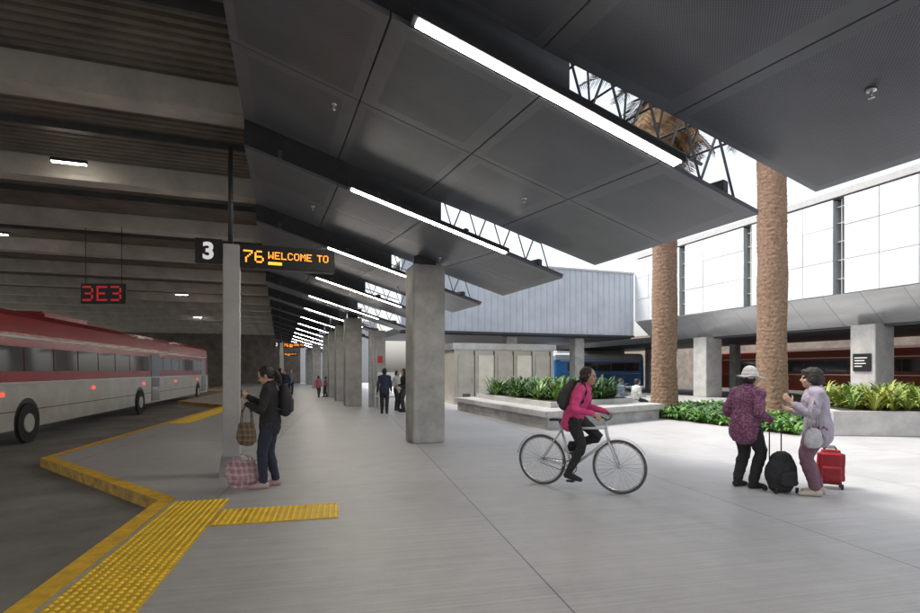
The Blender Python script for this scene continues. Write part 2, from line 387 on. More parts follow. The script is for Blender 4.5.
# ---------------------------------------------------------------- upper deck
bm=bmesh.new()
zz=5.98; per=.2; y=-12
prof=[]
while y<64:
    prof+=[(y,zz),(y+.10,zz),(y+.12,zz+.07),(y+.18,zz+.07)]; y+=per
xs=(-24,3.1)
lo=[[bm.verts.new((x,p[0],p[1])) for p in prof] for x in xs]
for i in range(len(prof)-1): bm.faces.new((lo[0][i],lo[0][i+1],lo[1][i+1],lo[1][i]))
box(bm,-24,3.1,-12,64,6.3,6.5)
box(bm,3.0,3.12,-12,64,5.95,6.3)
o=fin(bm,'roof_deck',MAT['deck']); tag(o,'ribbed metal roof deck above the bus lanes','roof')
beam=boxo('concrete_beam',(-24,3.0,-.24,.24,5.54,5.975),MAT['conc_b'],bev=.02)
tag(beam,'pale concrete beam crossing under the roof deck','beam',group='concrete beams under the roof'); beam.location=(0,.75,0)
for k in range(-3,16):
    if k==0: continue
    n=beam.copy(); COL.objects.link(n); n.location=(0,.75+PER*k,0)
pu=boxo('steel_purlin',(-24,2.9,-.035,.035,5.84,5.975),MAT['truss'])
tag(pu,'dark steel purlin under the ribbed deck','purlin',group='steel purlins under the roof'); pu.location=(0,2.76,0)
for k in range(-2,15):
    if k==0: continue
    n=pu.copy(); COL.objects.link(n); n.location=(0,2.76+PER*k,0)
dl=thing('ceiling_lamp','short lit strip lamp fixed under the roof deck','lamp',(-3.9,12,5.66),group='strip lamps above the bus lane')
boxo('lamp_housing',(-.30,.30,-.05,.05,.0,.07),MAT['dark'],dl); boxo('lamp_diffuser',(-.28,.28,-.035,.035,-.012,-.002),MAT['lampd'],dl)
for x,y in ((-8,19),(-5,31),(-4,3),(-14,11),(-1.5,-3),(-6,44),(-10,54)): copy_thing(dl,(x,y,5.66))
col=thing('concrete_column','square board-marked concrete column holding the canopy','column',(3.07,11.1,0),group='concrete columns')
bm=bmesh.new(); box(bm,-.36,.36,-.36,.36,0,3.90,bev=.025); fin(bm,'shaft',MAT['conc'],col)
bm=bmesh.new(); box(bm,-.2,.2,-.2,.2,3.902,4.7); fin(bm,'steel_bracket',MAT['dark'],col)
for u in (23.2,27.2,31.3,35.3,47.4,59.4): copy_thing(col,(3.07,u,0))
for v,u in ((-14,24),(-14,40),(-14,56)): copy_thing(col,(v,u,0))
w=thing('service_wall','grey concrete service wall with conduit and small signs','wall',(3.95,22.0,0))
boxo('wall_panel',(-.35,.35,-.1,.1,0,3.3),MAT['conc'],w,bev=.01)
for x in (-.2,-.05): tubeo('conduit',[(x,-.13,.3),(x,-.13,3.2)],.025,MAT['steel'],w)
boxo('red_sign',(.02,.22,-.125,-.103,1.9,2.2),M('red_sign_paint',(.5,.03,.03),.5),w); boxo('control_box',(-.02,.26,-.2,-.103,1.0,1.5),MAT['white'],w,bev=.01)
rl=thing('handrail','white looped metal handrail on the platform','handrail',(3.75,20.4,0),group='looped handrails')
tubeo('rail',[(0,0,0),(0,0,.75),(.05,0,.9),(.15,0,.98),(.75,0,.98),(.87,0,.9),(.92,0,.75),(.92,0,0)],.028,MAT['white'],rl); tubeo('crossbar',[(0,0,.5),(.92,0,.5)],.022,MAT['white'],rl)
copy_thing(rl,(3.75,21.3,0))
# ---------------------------------------------------------------- sign post
post=thing('sign_post','grey steel post carrying bay number and LED bus sign','sign post',C(-3.48,7.8))
bm=bmesh.new(); box(bm,-.115,.115,-.115,.115,.28,3.50,bev=.012); box(bm,-.13,-.118,-.02,.02,.4,3.3); fin(bm,'post',MAT['steel'],post)
bm=bmesh.new(); fs=prism(bm,[(-.17,-.16),(.16,-.16),(.16,.16),(-.17,.16)],0,.30,taper=[(-.14,-.14),(.14,-.14),(.14,.14),(-.14,.14)]); fin(bm,'base_plinth',MAT['conc'],post)
tubeo('rod',[(-.02,0,3.49),(-.02,0,5.0)],.035,MAT['dark'],post)
q=boxo('number_sign',(-.50,-.13,-.05,.05,3.20,3.57),MAT['black'],post,bev=.008)
text('number_text','3',.34,MAT['signwhite'],q,(-.405,-.054,3.27),(R(90),0,0),.002,.012)
q=boxo('led_sign',(.12,1.52,-.09,.09,3.16,3.52),MAT['black'],post,bev=.012)
led('sign_text','76',.165,3.245,.0265,-.092,MAT['led'],q)
led('sign_text','WELCOME TO',.52,3.315,.0158,-.092,MAT['led'],q)
boxo('lit_segment',(.52,.72,-.094,-.091,3.225,3.268),MAT['led'],q)
for loc in ((.1,38,0),(.3,60,0)): 
    n=copy_thing(post,loc,label='distant grey post with bay number and LED sign')
rs=thing('red_led_sign','glowing red LED characters hanging above the bus lane','LED sign',C(-9.9,14.2,3.72)); rs.rotation_euler=(0,0,-YAW)
boxo('board',(-.62,.62,-.04,.04,-.28,.28),MAT['dark'],rs,bev=.02)
for ch,x in (('3',-.56),('E',-.17),('3',.22)): led('sign_text',ch,x,-.21,.060,-.042,MAT['ledred'],rs)
for s in (-.5,.5): tubeo('hanger_rod',[(s,0,.28),(s,0,1.85)],.010,MAT['dark'],rs)
# ---------------------------------------------------------------- buses
MAT['lampdim']=M('headlamp',(.8,.8,.8),.2,0,0,1,0,emit=(1,.95,.85),estr=3)
def bus(name,label,loc,rz,L,cmain,croof,clow,group=None,wz=(1.66,2.36),cityb=False):
    b=thing(name,label,'bus',loc,rz,group=group); W=1.28
    mm=M(name+'_band',cmain,.25,0,.08,2,0); mr_=M(name+'_roof',croof,.3,0,.08,2,0); ml=M(name+'_skirt',clow,.3,.2,.15,1.5,0)
    prof=[(-W,.36),(W,.36),(W+.01,1.05),(W,1.42),(W-.04,2.62),(W-.10,3.02),(W-.30,3.18),(-W+.30,3.18),(-W+.10,3.02),(-W+.04,2.62),(-W,1.42),(-W-.01,1.05)]
    bm=bmesh.new(); rings=[]
    for y,s,dz in ((-L/2,.93,.05),(-L/2+.12,.985,.02),(-L/2+.35,1,0),(L/2-.5,1,0),(L/2-.15,.985,.02),(L/2,.92,.08)):
        rings.append([bm.verts.new((x*s,y,z if z<2 else z-dz)) for x,z in prof])
    n=len(prof)
    for a,c in zip(rings[:-1],rings[1:]):
        for i in range(n):
            f=bm.faces.new((a[i],a[(i+1)%n],c[(i+1)%n],c[i])); zm=(prof[i][1]+prof[(i+1)%n][1])/2
            f.material_index=0 if zm<1.3 else (1 if zm<2.7 else 2)
    for r_ in (rings[0][::-1],rings[-1]): f=bm.faces.new(r_); f.material_index=1
    fin(bm,'body',[ml,mm,mr_],b)
    def sidebox(nm,y0,y1,z0,z1,mat,t=.02,par=b,both=True):
        for s in ((1,-1) if both else (1,)):
            bm=bmesh.new()
            def xz(z): return W-.04*(max(0,z-1.42)/1.2)+.004
            v=[(y0,z0),(y1,z0),(y1,z1),(y0,z1)]
            lo=[bm.verts.new((s*(xz(z)-.01),y,z)) for y,z in v]; hi=[bm.verts.new((s*(xz(z)+t),y,z)) for y,z in v]
            bm.faces.new(hi); bm.faces.new(lo)
            for i in range(4): bm.faces.new((lo[i],lo[(i+1)%4],hi[(i+1)%4],hi[i]))
            fin(bm,nm,mat,par)
    y=-L/2+.6; 
    while y+1.45<L/2-.3:
        sidebox('window',y,y+1.38,wz[0],wz[1],MAT['glass'],.012); y+=1.45
    sidebox('stripe',-L/2+.4,L/2-.55,2.50,2.56,MAT['white'],.014)
    sidebox('trim_rail',-L/2+.4,L/2-.55,1.42,1.47,MAT['chrome'],.018)
    sidebox('skirt_seam',-L/2+.4,L/2-.55,.78,.80,MAT['dark'],.006)
    for yy in ((-L/2+1.0),(0.6),(L/2-2.2)):
        sidebox('door',yy,yy+1.15,.45,2.40,MAT['glass'],.024,both=False)
    if cityb:
        for i in range(5): sidebox('marker_light',-L/2+2.4+i*4.9,-L/2+2.62+i*4.9,1.16,1.24,MAT['tail'],.02,both=False)
    for s,y in ((1,L/2),(-1,-L/2)):
        yy=(y-.01*s,y+.02*s)
        boxo('windscreen',(-1.05,1.05,min(yy),max(yy),1.35,2.75),MAT['glass'],b)
        for sx in (-.9,.9): boxo('headlight' if s>0 else 'tail_light',(sx-.14,sx+.14,min(yy),max(yy),.75,.95),MAT['lampdim'] if s>0 else MAT['ledred'],b)
    boxo('roof_unit',(-.8,.8,-L/2+5.5,-L/2+8.5,3.16,3.36),mr_,b,bev=.05)
    for yy in (-L/2+3.6,-.9,L/2-3.2):
        for s in (1,-1):
            bm=bmesh.new(); bmesh.ops.create_cone(bm,cap_ends=True,segments=28,radius1=.56,radius2=.56,depth=.02,matrix=Matrix.Translation((s*1.285,yy,.52))@Matrix.Rotation(R(90),4,'Y')); fin(bm,'wheel_arch',MAT['black'],b)
            wh=link(bpy.data.objects.new('wheel',None)); wh.parent=b; wh.location=(s*1.30,yy,.48)
            bm=bmesh.new(); bmesh.ops.create_cone(bm,cap_ends=True,segments=32,radius1=.48,radius2=.48,depth=.05,matrix=Matrix.Rotation(R(90),4,'Y')); fin(bm,'tyre',MAT['rubber'],wh)
            bm=bmesh.new(); bmesh.ops.create_cone(bm,cap_ends=True,segments=24,radius1=.27,radius2=.22,depth=.08,matrix=Matrix.Rotation(R(90*s),4,'Y')); fin(bm,'rim',MAT['steel'],wh)
    return b
dirb=math.atan2(39-13.9,-4.26+5.8)-R(90)
bc=Vector((-5.8-1.3,13.9,-.15))+Vector((math.cos(dirb+R(90)),math.sin(dirb+R(90)),0))*10.4
bus('articulated_bus','long red and silver city bus passing the platform',bc,dirb,25.5,(.36,.014,.022),(.36,.014,.022),(.52,.50,.47),wz=(1.72,2.30),cityb=True)
bus('blue_bus','parked blue and white bus beyond the courtyard',(25.9,38.5,-.15),R(90),9,(.07,.28,.66),(.60,.63,.65),(.07,.22,.55))
bus('orange_tram','long orange red tram standing behind the colonnade',(34.6,18,-.15),0,28,(.36,.07,.03),(.25,.06,.03),(.36,.07,.03))
# ---------------------------------------------------------------- courtyard buildings
ew=thing('end_building','pale blue-grey metal clad building across the courtyard','building',(0,28.5,0))
bm=bmesh.new(); box(bm,6.5,22.4,0,.3,3.9,8.0)
x=6.6
while x<22.3:
    box(bm,x-.018,x+.018,-.045,-.001,3.92,7.98); x+=.42
fin(bm,'cladding',MAT['facade'],ew)
boxo('coping',(6.4,22.42,-.08,.4,8.002,8.12),MAT['steel'],ew); boxo('base_trim',(6.4,22.42,-.06,.3,3.78,3.898),MAT['dark'],ew)
boxo('floor_slab',(6.5,22.4,.302,8,3.7,4.1),MAT['dark'],ew); boxo('roof',(6.5,22.4,.4,8,7.7,7.9),MAT['dark'],ew)
for x in (13.7,18.6):
    boxo('column',(x-.35,x+.35,.6,1.3,0,3.699),MAT['conc'],ew,bev=.02)
boxo('rear_wall',(13.5,32,13.6,13.9,-.16,5.6),MAT['deck'],ew)
kk=thing('restroom_block','low block with stainless metal doors beside the planter','kiosk',(7.6,22.4,0))
boxo('wall',(0,5.2,0,3.4,.0,2.55),MAT['door'],kk,bev=.01); boxo('roof_fascia',(-.1,5.3,-.12,3.5,2.552,2.85),MAT['soffit'],kk,bev=.01)
MAT['doorb']=M('pale_door_metal',(.80,.76,.66),.22,.3,.1,2,0)
for i in range(5):
    d=boxo('door',(.2+i*1.0,.98+i*1.0,-.045,-.003,.03,2.3),MAT['doorb'] if i%2 else MAT['door'],kk,bev=.005)
    boxo('door_handle',(.85+i,.89+i,-.09,-.047,.95,1.25),MAT['chrome'],d)
    boxo('door_vent',(.40+i,.78+i,-.05,-.046,.25,.5),MAT['truss'],d)
    boxo('jamb',(.985+i*1.0,1.015+i*1.0,-.06,-.003,.0,2.5),MAT['dark'],kk)
rb=thing('screened_building','long building clad in white screen panels with metal soffit','building',(22.5,0,0))
u=-7.5
while u<33:
    for i in range(3):
        a=u+.45+i*1.35
        if a>27.3: continue
        z=4.84
        for hgt in (1.45,1.45,1.2):
            bm=bmesh.new(); tl=random.uniform(-.012,.012); vs=box(bm,0,.05,a+.011,a+1.339,z+.009,z+hgt-.009,bev=.004)
            fin(bm,'screen_panel',MAT['screen'],rb,loc=(tl,0,0)); z+=hgt
    u+=4.5
boxo('inner_wall',(.60,.8,-9,28.4,4.84,9.0),MAT['glass'],rb)
u=-7.5
while u<28.5:
    boxo('backing_wall',(.08,.52,u+.46,min(u+4.49,28.3),4.86,8.9),MAT['screenback'],rb)
    bm=bmesh.new(); box(bm,.2,.26,u+.2,u+.24,4.85,8.95)
    for z in (5.5,6.3,7.1,7.9,8.6): box(bm,.205,.45,u+.01,u+.44,z,z+.04)
    fin(bm,'slot_frame',MAT['steel'],rb)
    u+=4.5
bm=bmesh.new()
n=24
for i in range(n):
    a=-9+37.4*i/n+.008; b=-9+37.4*(i+1)/n-.008
    v=[bm.verts.new(p) for p in ((0,a,4.80),(0,b,4.80),(1.5,b,3.55),(1.5,a,3.55),(.05,a,4.84),(.05,b,4.84),(1.55,b,3.6),(1.55,a,3.6))]
    for q in ((0,1,2,3),(4,5,6,7),(0,1,5,4),(3,2,6,7),(0,3,7,4),(1,2,6,5)): bm.faces.new([v[j] for j in q])
fin(bm,'sloped_soffit',MAT['soffit'],rb)
boxo('floor_slab',(1.56,10.5,-14,45,3.45,3.85),MAT['dark'],rb); boxo('roof',(.0,10,-14,28.4,9.02,9.3),MAT['steel'],rb); boxo('end_wall',(17.5,18,-14,60,-.16,5.6),MAT['deck'],rb)
for u in (5.9,14.9,23.9):
    boxo('column',(1.0,2.2,u-.5,u+.5,0,3.54),MAT['conc_l'],rb,bev=.02)
for u in (2,10,19,28,37):
    boxo('inner_column',(8.0,8.5,u-.25,u+.25,-.16,3.44),MAT['conc'],rb)
s=boxo('column_sign',(.93,.985,14.55,15.25,1.55,2.3),MAT['black'],rb)
bm=bmesh.new()
for z,l in ((2.1,.5),(1.98,.4),(1.86,.46),(1.74,.3)): box(bm,.92,.928,15.18-l,15.18,z,z+.04)
fin(bm,'sign_lettering',MAT['white'],s)
for nm,lab,d,mt in (('distant_building','pale distant office building beyond the station',(2.4,14,78,90,-.2,9),MAT['steel']),('station_wall','brown boundary wall closing the bus lanes',(-24,2.3,64,64.4,-.2,6.3),MAT['deck'])):
    bm=bmesh.new(); box(bm,*d)
    o=fin(bm,nm,mt); tag(o,lab,'building' if 'build' in nm else 'wall')
# ---------------------------------------------------------------- planters
def off_poly(poly,d):
    n=len(poly); out=[]
    for i in range(n):
        p=Vector(poly[i]); a=(p-Vector(poly[i-1])).normalized(); b=(Vector(poly[(i+1)%n])-p).normalized()
        na=Vector((-a.y,a.x)); nb=Vector((-b.y,b.x)); m=(na+nb).normalized(); out.append(p+m*d/max(.3,m.dot(na)))
    return out
pl=thing('planter_bench','concrete planter with bench slab and dark strap plants','planter',(0,0,0))
P1=[(6.6,11.9),(11.8,13.5),(11.8,19.5),(6.6,19.5)]
bm=bmesh.new(); prism(bm,off_poly(P1,.12),0,.33); fin(bm,'plinth',MAT['conc'],pl)
bm=bmesh.new(); prism(bm,P1,.332,.50); bmesh.ops.bevel(bm,geom=[e for e in bm.edges],offset=.015,segments=2,affect='EDGES'); fin(bm,'bench_slab',MAT['conc_l'],pl)
P1b=[(7.4,13.1),(11.2,14.3),(11.2,19.0),(7.4,19.0)]
bm=bmesh.new(); prism(bm,P1b,.502,.66); fin(bm,'planter_wall',MAT['conc_l'],pl)
bm=bmesh.new(); prism(bm,off_poly(P1b,.15),.662,.67); fin(bm,'soil',MAT['soil'],pl)
pr=thing('planter_wall','low concrete planter wall with yellow-green plants','planter',(0,0,0))
P2=[(12.7,8.7),(20.5,4.8),(20.5,12.5),(14.3,10.7)]
bm=bmesh.new(); prism(bm,P2,0,.60); bmesh.ops.bevel(bm,geom=[e for e in bm.edges],offset=.02,segments=2,affect='EDGES'); fin(bm,'wall',MAT['conc_l'],pr)
bm=bmesh.new(); prism(bm,off_poly(P2,.22),.602,.61); fin(bm,'soil',MAT['soil'],pr)
def inpoly(x,y,poly):
    c=False; n=len(poly)
    for i in range(n):
        x1,y1=poly[i];x2,y2=poly[i-1]
        if (y1>y)!=(y2>y) and x<(x2-x1)*(y-y1)/(y2-y1)+x1: c=not c
    return c
def blades(name,poly,z0,nclump,nbl,ln,w,mats,label,spread=1.0,up=1.0):
    bm=bmesh.new(); xs=[p[0] for p in poly]; ys=[p[1] for p in poly]; k=0
    while k<nclump:
        x=random.uniform(min(xs),max(xs)); y=random.uniform(min(ys),max(ys))
        if not inpoly(x,y,poly): continue
        k+=1; sc=random.uniform(.6,1.3); mi=random.randrange(len(mats))
        for b in range(nbl):
            a=random.uniform(0,2*math.pi); d=Vector((math.cos(a),math.sin(a),0)); s=Vector((-d.y,d.x,0))
            l=ln*sc*random.uniform(.6,1.15); el=random.uniform(.55,1.45)*up; p=Vector((x,y,z0))+d*random.uniform(0,.05)
            prev=None; seg=5; ww=w*random.uniform(.7,1.2)
            for i in range(seg+1):
                t=i/seg; wd=ww*(.5+1.2*t)*(1-t)**.6*1.3 if i<seg else 0.001
                q=[bm.verts.new(p-s*wd*.5),bm.verts.new(p+s*wd*.5)]
                if prev: f=bm.faces.new((prev[0],prev[1],q[1],q[0])); f.material_index=mi
                prev=q; e=el-t*t*1.7*spread
                p=p+(d*math.cos(e)+Vector((0,0,1))*math.sin(e))*l/seg
    o=fin(bm,name,mats,None,True); tag(o,label,'plants',kind='stuff'); return o
l2=M('strap_leaf_light',(.13,.24,.05),.4,0,.4,4,0); l3=M('strap_leaf_dark',(.03,.08,.018),.4,0,.4,4,0)
blades('strap_leaf_planting',[(7.6,13.4),(11.0,14.5),(11.0,18.8),(7.6,18.8)],.66,190,26,.75,.05,[MAT['leafd'],l2,l3],'dark green strap leaved plants filling the planter')
ly2=M('lime_leaf',(.19,.27,.05),.45,0,.4,5,0)
blades('yellow_green_planting',[(13.1,8.75),(20.2,5.3),(20.2,12.1),(14.5,10.4)],.6,260,24,.66,.06,[MAT['leafy'],ly2,l2],'yellow green leafy plants on the low planter')
G=[(11.95,9.0),(14.0,10.5),(17.5,12.0),(17.5,17.0),(11.95,17.0)]
bm=bmesh.new(); prism(bm,G,.002,.02); o=fin(bm,'planting_bed',MAT['soil']); tag(o,'soil bed under the palms','soil bed',kind='structure')
lg2=M('ground_cover_light',(.15,.31,.06),.5,0,.4,3,0)
blades('ground_cover',[(12.0,9.1),(13.9,10.6),(17.4,12.1),(17.4,16.9),(12.0,16.9)],.02,1300,14,.48,.07,[MAT['leafg'],lg2,l3],'low bright green ground cover under the palm trees',1.2,.85)
def palm(label,loc,Ht,rad,seed):
    random.seed(seed)
    t=thing('palm_tree',label,'palm tree',loc,random.uniform(0,6),group='courtyard palms')
    bm=bmesh.new(); nz=360; ns=90; rings=[]
    for i in range(nz+1):
        z=Ht*i/nz; ring=[]
        for j in range(ns):
            a=2*math.pi*j/ns; ca,sa=math.cos(a),math.sin(a)
            r=rad*(1.0+.22*math.exp(-z*2.2)-.06*z/Ht)
            wob=3.0*noise.noise(Vector((ca*2,sa*2,z*1.3+seed)))
            r+=.006*math.sin(z*44+wob)*(.5+noise.noise(Vector((ca*3,sa*3,z*2))))
            r+=.035*noise.noise(Vector((ca*1.5,sa*1.5,z*.8+seed)))+.020*noise.noise(Vector((ca*12,sa*12,z*11)))+.012*noise.noise(Vector((ca*26,sa*26,z*30)))
            ring.append(bm.verts.new((r*ca,r*sa,z)))
        rings.append(ring)
    for a,b in zip(rings[:-1],rings[1:]):
        for j in range(ns): bm.faces.new((a[j],a[(j+1)%ns],b[(j+1)%ns],b[j]))
    fin(bm,'trunk',MAT['bark'],t,True)
    def fronds(nm,mat,n,e0,e1,plen,droop,zr=.3):
        bm=bmesh.new()
        for i in range(n):
            a=random.uniform(0,2*math.pi); e=random.uniform(e0,e1); d=Vector((math.cos(a),math.sin(a),0)); p=Vector((0,0,Ht-.1+random.uniform(-zr,.2)))+d*rad*.6
            s=Vector((-d.y,d.x,0)); pts=[p]; seg=12; L=plen*random.uniform(.85,1.15)
            for k in range(seg):
                ee=e-droop*(k/seg)**1.4; p=p+(d*math.cos(ee)+Vector((0,0,math.sin(ee))))*L/seg; pts.append(p)
            tube(bm,pts,.018,4)
            for k in range(2,seg+1):
                for m_ in range(3):
                    pp=pts[k-1].lerp(pts[k],m_/3); tt=(pts[k]-pts[k-1]).normalized()
                    for sg in (-1,1):
                        ll=.62*math.sin(math.pi*min(1,(k+m_/3)/(seg+1)))**.5+.1
                        tip=pp+(s*sg*.8+tt*.55+Vector((0,0,-.28+random.uniform(-.12,.12)))).normalized()*ll
                        mid=pp.lerp(tip,.4)+Vector((0,0,.03)); w=tt*.02
                        v=[bm.verts.new(x) for x in (pp-w*.5,mid-w,tip,mid+w,pp+w*.5)]; bm.faces.new(v)
        fin(bm,nm,mat,t)
    fronds('crown',MAT['frond'],40,.3,1.45,2.8,1.1)
    fronds('dead_frond_skirt',MAT['deadfrond'],140,-1.5,-.5,1.9,.6,1.6)
palm('tall palm tree with thick brown textured trunk in the courtyard',C(7.6,19.0),12.2,.44,3)
palm('nearer tall palm tree with thick brown fibrous trunk',C(10.07,16.5),12.4,.43,5)
# ---------------------------------------------------------------- people
def cmat(name,c,var=.15,rough=.85,scale=12,bump=.25): return M(name,c,rough,0,var,scale,bump,220)
SK=[cmat('skin_light',(.58,.37,.27),.06,.55,8,.03),cmat('skin_tan',(.44,.26,.18),.06,.55,8,.03)]
HAIR=cmat('dark_hair',(.018,.014,.012),.4,.5,30,.5); HAIRG=cmat('dark_brown_hair',(.028,.022,.019),.5,.6,30,.5)
LIP=cmat('lips',(.36,.12,.10),.05,.5); EYE=cmat('eye',(.03,.02,.015),.05,.2,3,0)
def ik(a,c,l1,l2,pole):
    a=Vector(a);c=Vector(c);d=c-a;L=min(d.length,(l1+l2)*.999); x=(l1*l1-l2*l2+L*L)/(2*L); h=math.sqrt(max(0,l1*l1-x*x))
    dn=d.normalized(); p=Vector(pole); p=(p-dn*p.dot(dn)).normalized(); return a+dn*x+p*h
def hand(bm,w,d,pn,sd,curl=.5,s=1.0):
    d=Vector(d).normalized(); pn=Vector(pn); pn=(pn-d*pn.dot(d)).normalized(); sd=Vector(sd); sd=(sd-d*sd.dot(d)-pn*sd.dot(pn)).normalized()
    w=Vector(w); k=w+d*.085*s
    loft(bm,[w-d*.02,w+d*.03*s,k],[(.024*s,.018*s),(.036*s,.015*s),(.038*s,.012*s)],sd,10,2,2)
    for off,l in ((.030,.066),(.010,.076),(-.011,.070),(-.031,.055)):
        p=k+sd*off*s-d*.008; pts=[p]; a=0
        for q in (.45,.3,.25):
            a+=curl*(.75 if q==.45 else .9); p=p+(d*math.cos(a)+pn*math.sin(a))*l*q*s; pts.append(p)
        loft(bm,pts,[.0088*s,.0085*s,.0078*s,.0065*s],sd,8,1,2)
    b=w+d*.025*s+sd*.026*s; p1=b+(sd*.75+d*.6+pn*.25).normalized()*.038*s; p2=p1+(sd*.2+d*.9+pn*.4*(1+curl)).normalized()*.032*s
    loft(bm,[b,p1,p2],[.013*s,.0105*s,.008*s],pn,8,1,2)
def person(label,loc,heading,J={},s=1.0,top=None,bottom=None,shoe=None,hair=HAIR,skin=SK[0],vox=.0075,hem=-.04,puff=.016,sleeve=1.0,hairstyle='bob',headp=0,heady=0,hands=None,rotz=None,wide=1.0,pants=.013,cropt=.0):
    t=thing('person',label,'person',loc,(heading-19.4)*math.pi/180 if rotz is None else rotz)
    d=dict(pel=(0,0,.90),wai=(.0,0,1.05),che=(.0,0,1.21),nec=(-.01,0,1.355),head=(.025,0,1.50),
      wrL=(.03,.25,.78),wrR=(.03,-.25,.78),anL=(0,.09,.085),anR=(0,-.09,.085),kpL=(1,.15,0),kpR=(1,-.15,0),epL=(-1,.3,0),epR=(-1,-.3,0),ftL=(1,.12,0),ftR=(1,-.12,0))
    d.update(J); V={k:Vector(v) for k,v in d.items()}
    up=(V['nec']-V['che']).normalized(); Y=Vector((0,1,0))
    sw=.165*wide
    shL=V['nec']-up*.055+Y*sw; shR=V['nec']-up*.055-Y*sw
    hpL=V['pel']+Vector((0,.085,-.02)); hpR=V['pel']+Vector((0,-.085,-.02))
    elL=ik(shL,V['wrL'],.275,.25,V['epL']); elR=ik(shR,V['wrR'],.275,.25,V['epR'])
    knL=ik(hpL,V['anL'],.405,.40,V['kpL']); knR=ik(hpR,V['anR'],.405,.40,V['kpR'])
    HM=Matrix.Rotation(heady,3,'Z')@Matrix.Rotation(headp,3,'Y'); hc=V['head']
    def h(x,y,z): return hc+HM@Vector((x,y,z))
    S=Matrix.Scale(s,4)
    def torso(bm,g,lo):
        f=V['pel']-V['wai']; f.normalize()
        pts=[V['pel']+f*(.07-lo),V['pel'],V['wai'],V['che'],V['nec']-up*.05,V['nec']+up*.005]
        rr=[(.155*wide+g,.115*wide+g),(.162*wide+g,.118*wide+g),(.135*wide+g,.10*wide+g),(.152*wide+g,.112*wide+g),(.135*wide+g,.085+g),(.062+g,.06+g)]
        loft(bm,pts,rr,Y,20,3,3)
        loft(bm,[shL,V['nec']-up*.04,shR],[.055+g,.07+g,.055+g],up,12,2,3)
    def arm(bm,g,a,b,c,frac=1.0):
        m=b.lerp(c,.35); e=b.lerp(c,frac)
        if frac>=1: loft(bm,[a,a.lerp(b,.5),b,m,c],[.050+g,.045+g,.039+g,.038+g,.026+g*.8],Y,12,2,2)
        elif frac>0: loft(bm,[a,a.lerp(b,.5),b,e],[.050+g,.045+g,.039+g,.035+g*.8],Y,12,2,2)
        else: loft(bm,[a,a.lerp(b,.5),a.lerp(b,.8)],[.052+g,.047+g,.043+g],Y,12,2,2)
    def leg(bm,g,a,b,c,end=1.0):
        e=b.lerp(c,end)
        loft(bm,[a,a.lerp(b,.4),b,b.lerp(c,.3),e],[.088*wide+g,.080*wide+g,.056+g,.054+g,.038+(1-end)*.015+g*1.1],Y,14,2,2)
    def foot(bm,g,an,ft):
        ft=ft.normalized(); sd=Vector((-ft.y,ft.x,0))
        loft(bm,[an-ft*.035+Vector((0,0,-.045)),an+ft*.05+Vector((0,0,-.043)),an+ft*.12+Vector((0,0,-.055)),an+ft*.165+Vector((0,0,-.06))],[(.032+g,.035+g),(.036+g,.034+g),(.041+g,.024+g),(.030+g,.018+g)],sd,12,2,3)
        loft(bm,[an+Vector((0,0,.02)),an+Vector((0,0,-.04))],[.034+g,.034+g],sd,12,1,2)
    hands=hands or {}
    bm=bmesh.new()
    torso(bm,0,0); 
    for a,b,c,k,sg in ((shL,elL,V['wrL'],'L',1),(shR,elR,V['wrR'],'R',-1)):
        arm(bm,0,a,b,c)
        fd=(c-b).normalized(); hd=hands.get(k,{})
        hand(bm,c,hd.get('d',fd),hd.get('n',(0,-sg,0)),hd.get('t',(1,0,0)),hd.get('curl',.45))
    leg(bm,0,hpL,knL,V['anL']); leg(bm,0,hpR,knR,V['anR']); foot(bm,0,V['anL'],V['ftL']); foot(bm,0,V['anR'],V['ftR'])
    loft(bm,[V['nec']-up*.03,h(-.02,0,-.06)],[.055,.050],Y,12,1,2)
    ell(bm,h(-.008,0,.02),(.096,.077,.096),HM); ell(bm,h(.022,0,-.045),(.068,.060,.072),HM); ell(bm,h(.052,0,-.088),(.026,.028,.024),HM)
    loft(bm,[h(.082,0,.012),h(.103,0,-.022),h(.088,0,-.034)],[.009,.014,.013],Y,8,1,2)
    for sg in (-1,1):
        ell(bm,h(-.008,sg*.078,-.012),(.018,.010,.030),HM,10); ell(bm,h(.070,sg*.040,-.030),(.022,.022,.022),HM,10)
    ell(bm,h(.078,0,.030),(.014,.05,.010),HM,10)
    bmesh.ops.transform(bm,matrix=S,verts=bm.verts)
    remesh(bm,'body',skin,vox,t,2)
    for sg in (-1,1):
        bm=bmesh.new(); ell(bm,h(.083,sg*.031,.004),(.008,.013,.007),HM,10); bmesh.ops.transform(bm,matrix=S,verts=bm.verts); fin(bm,'eye',EYE,t,True)
        bm=bmesh.new(); ell(bm,h(.088,sg*.031,.026),(.005,.019,.004),HM,10); bmesh.ops.transform(bm,matrix=S,verts=bm.verts); fin(bm,'eyebrow',hair,t,True)
    bm=bmesh.new(); ell(bm,h(.088,0,-.058),(.008,.021,.006),HM,10); bmesh.ops.transform(bm,matrix=S,verts=bm.verts); fin(bm,'mouth',LIP,t,True)
    cv=max(.010,vox*1.3)
    bm=bmesh.new(); ell(bm,h(-.024,0,.034),(.099,.088,.096),HM)
    if hairstyle=='bob':
        ell(bm,h(-.045,0,-.02),(.078,.085,.085),HM)
        for sg in (-1,1): ell(bm,h(-.02,sg*.068,-.02),(.045,.022,.065),HM)
    if hairstyle=='pony':
        ell(bm,h(-.05,0,.0),(.07,.078,.075),HM); loft(bm,[h(-.11,0,.03),h(-.15,0,-.03),h(-.14,0,-.13),h(-.13,0,-.19)],[.025,.034,.03,.012],Y,10,2,2)
    if hairstyle=='short':
        ell(bm,h(-.05,0,-.015),(.074,.088,.082),HM)
        for sg in (-1,1): ell(bm,h(-.03,sg*.066,.005),(.045,.024,.05),HM)
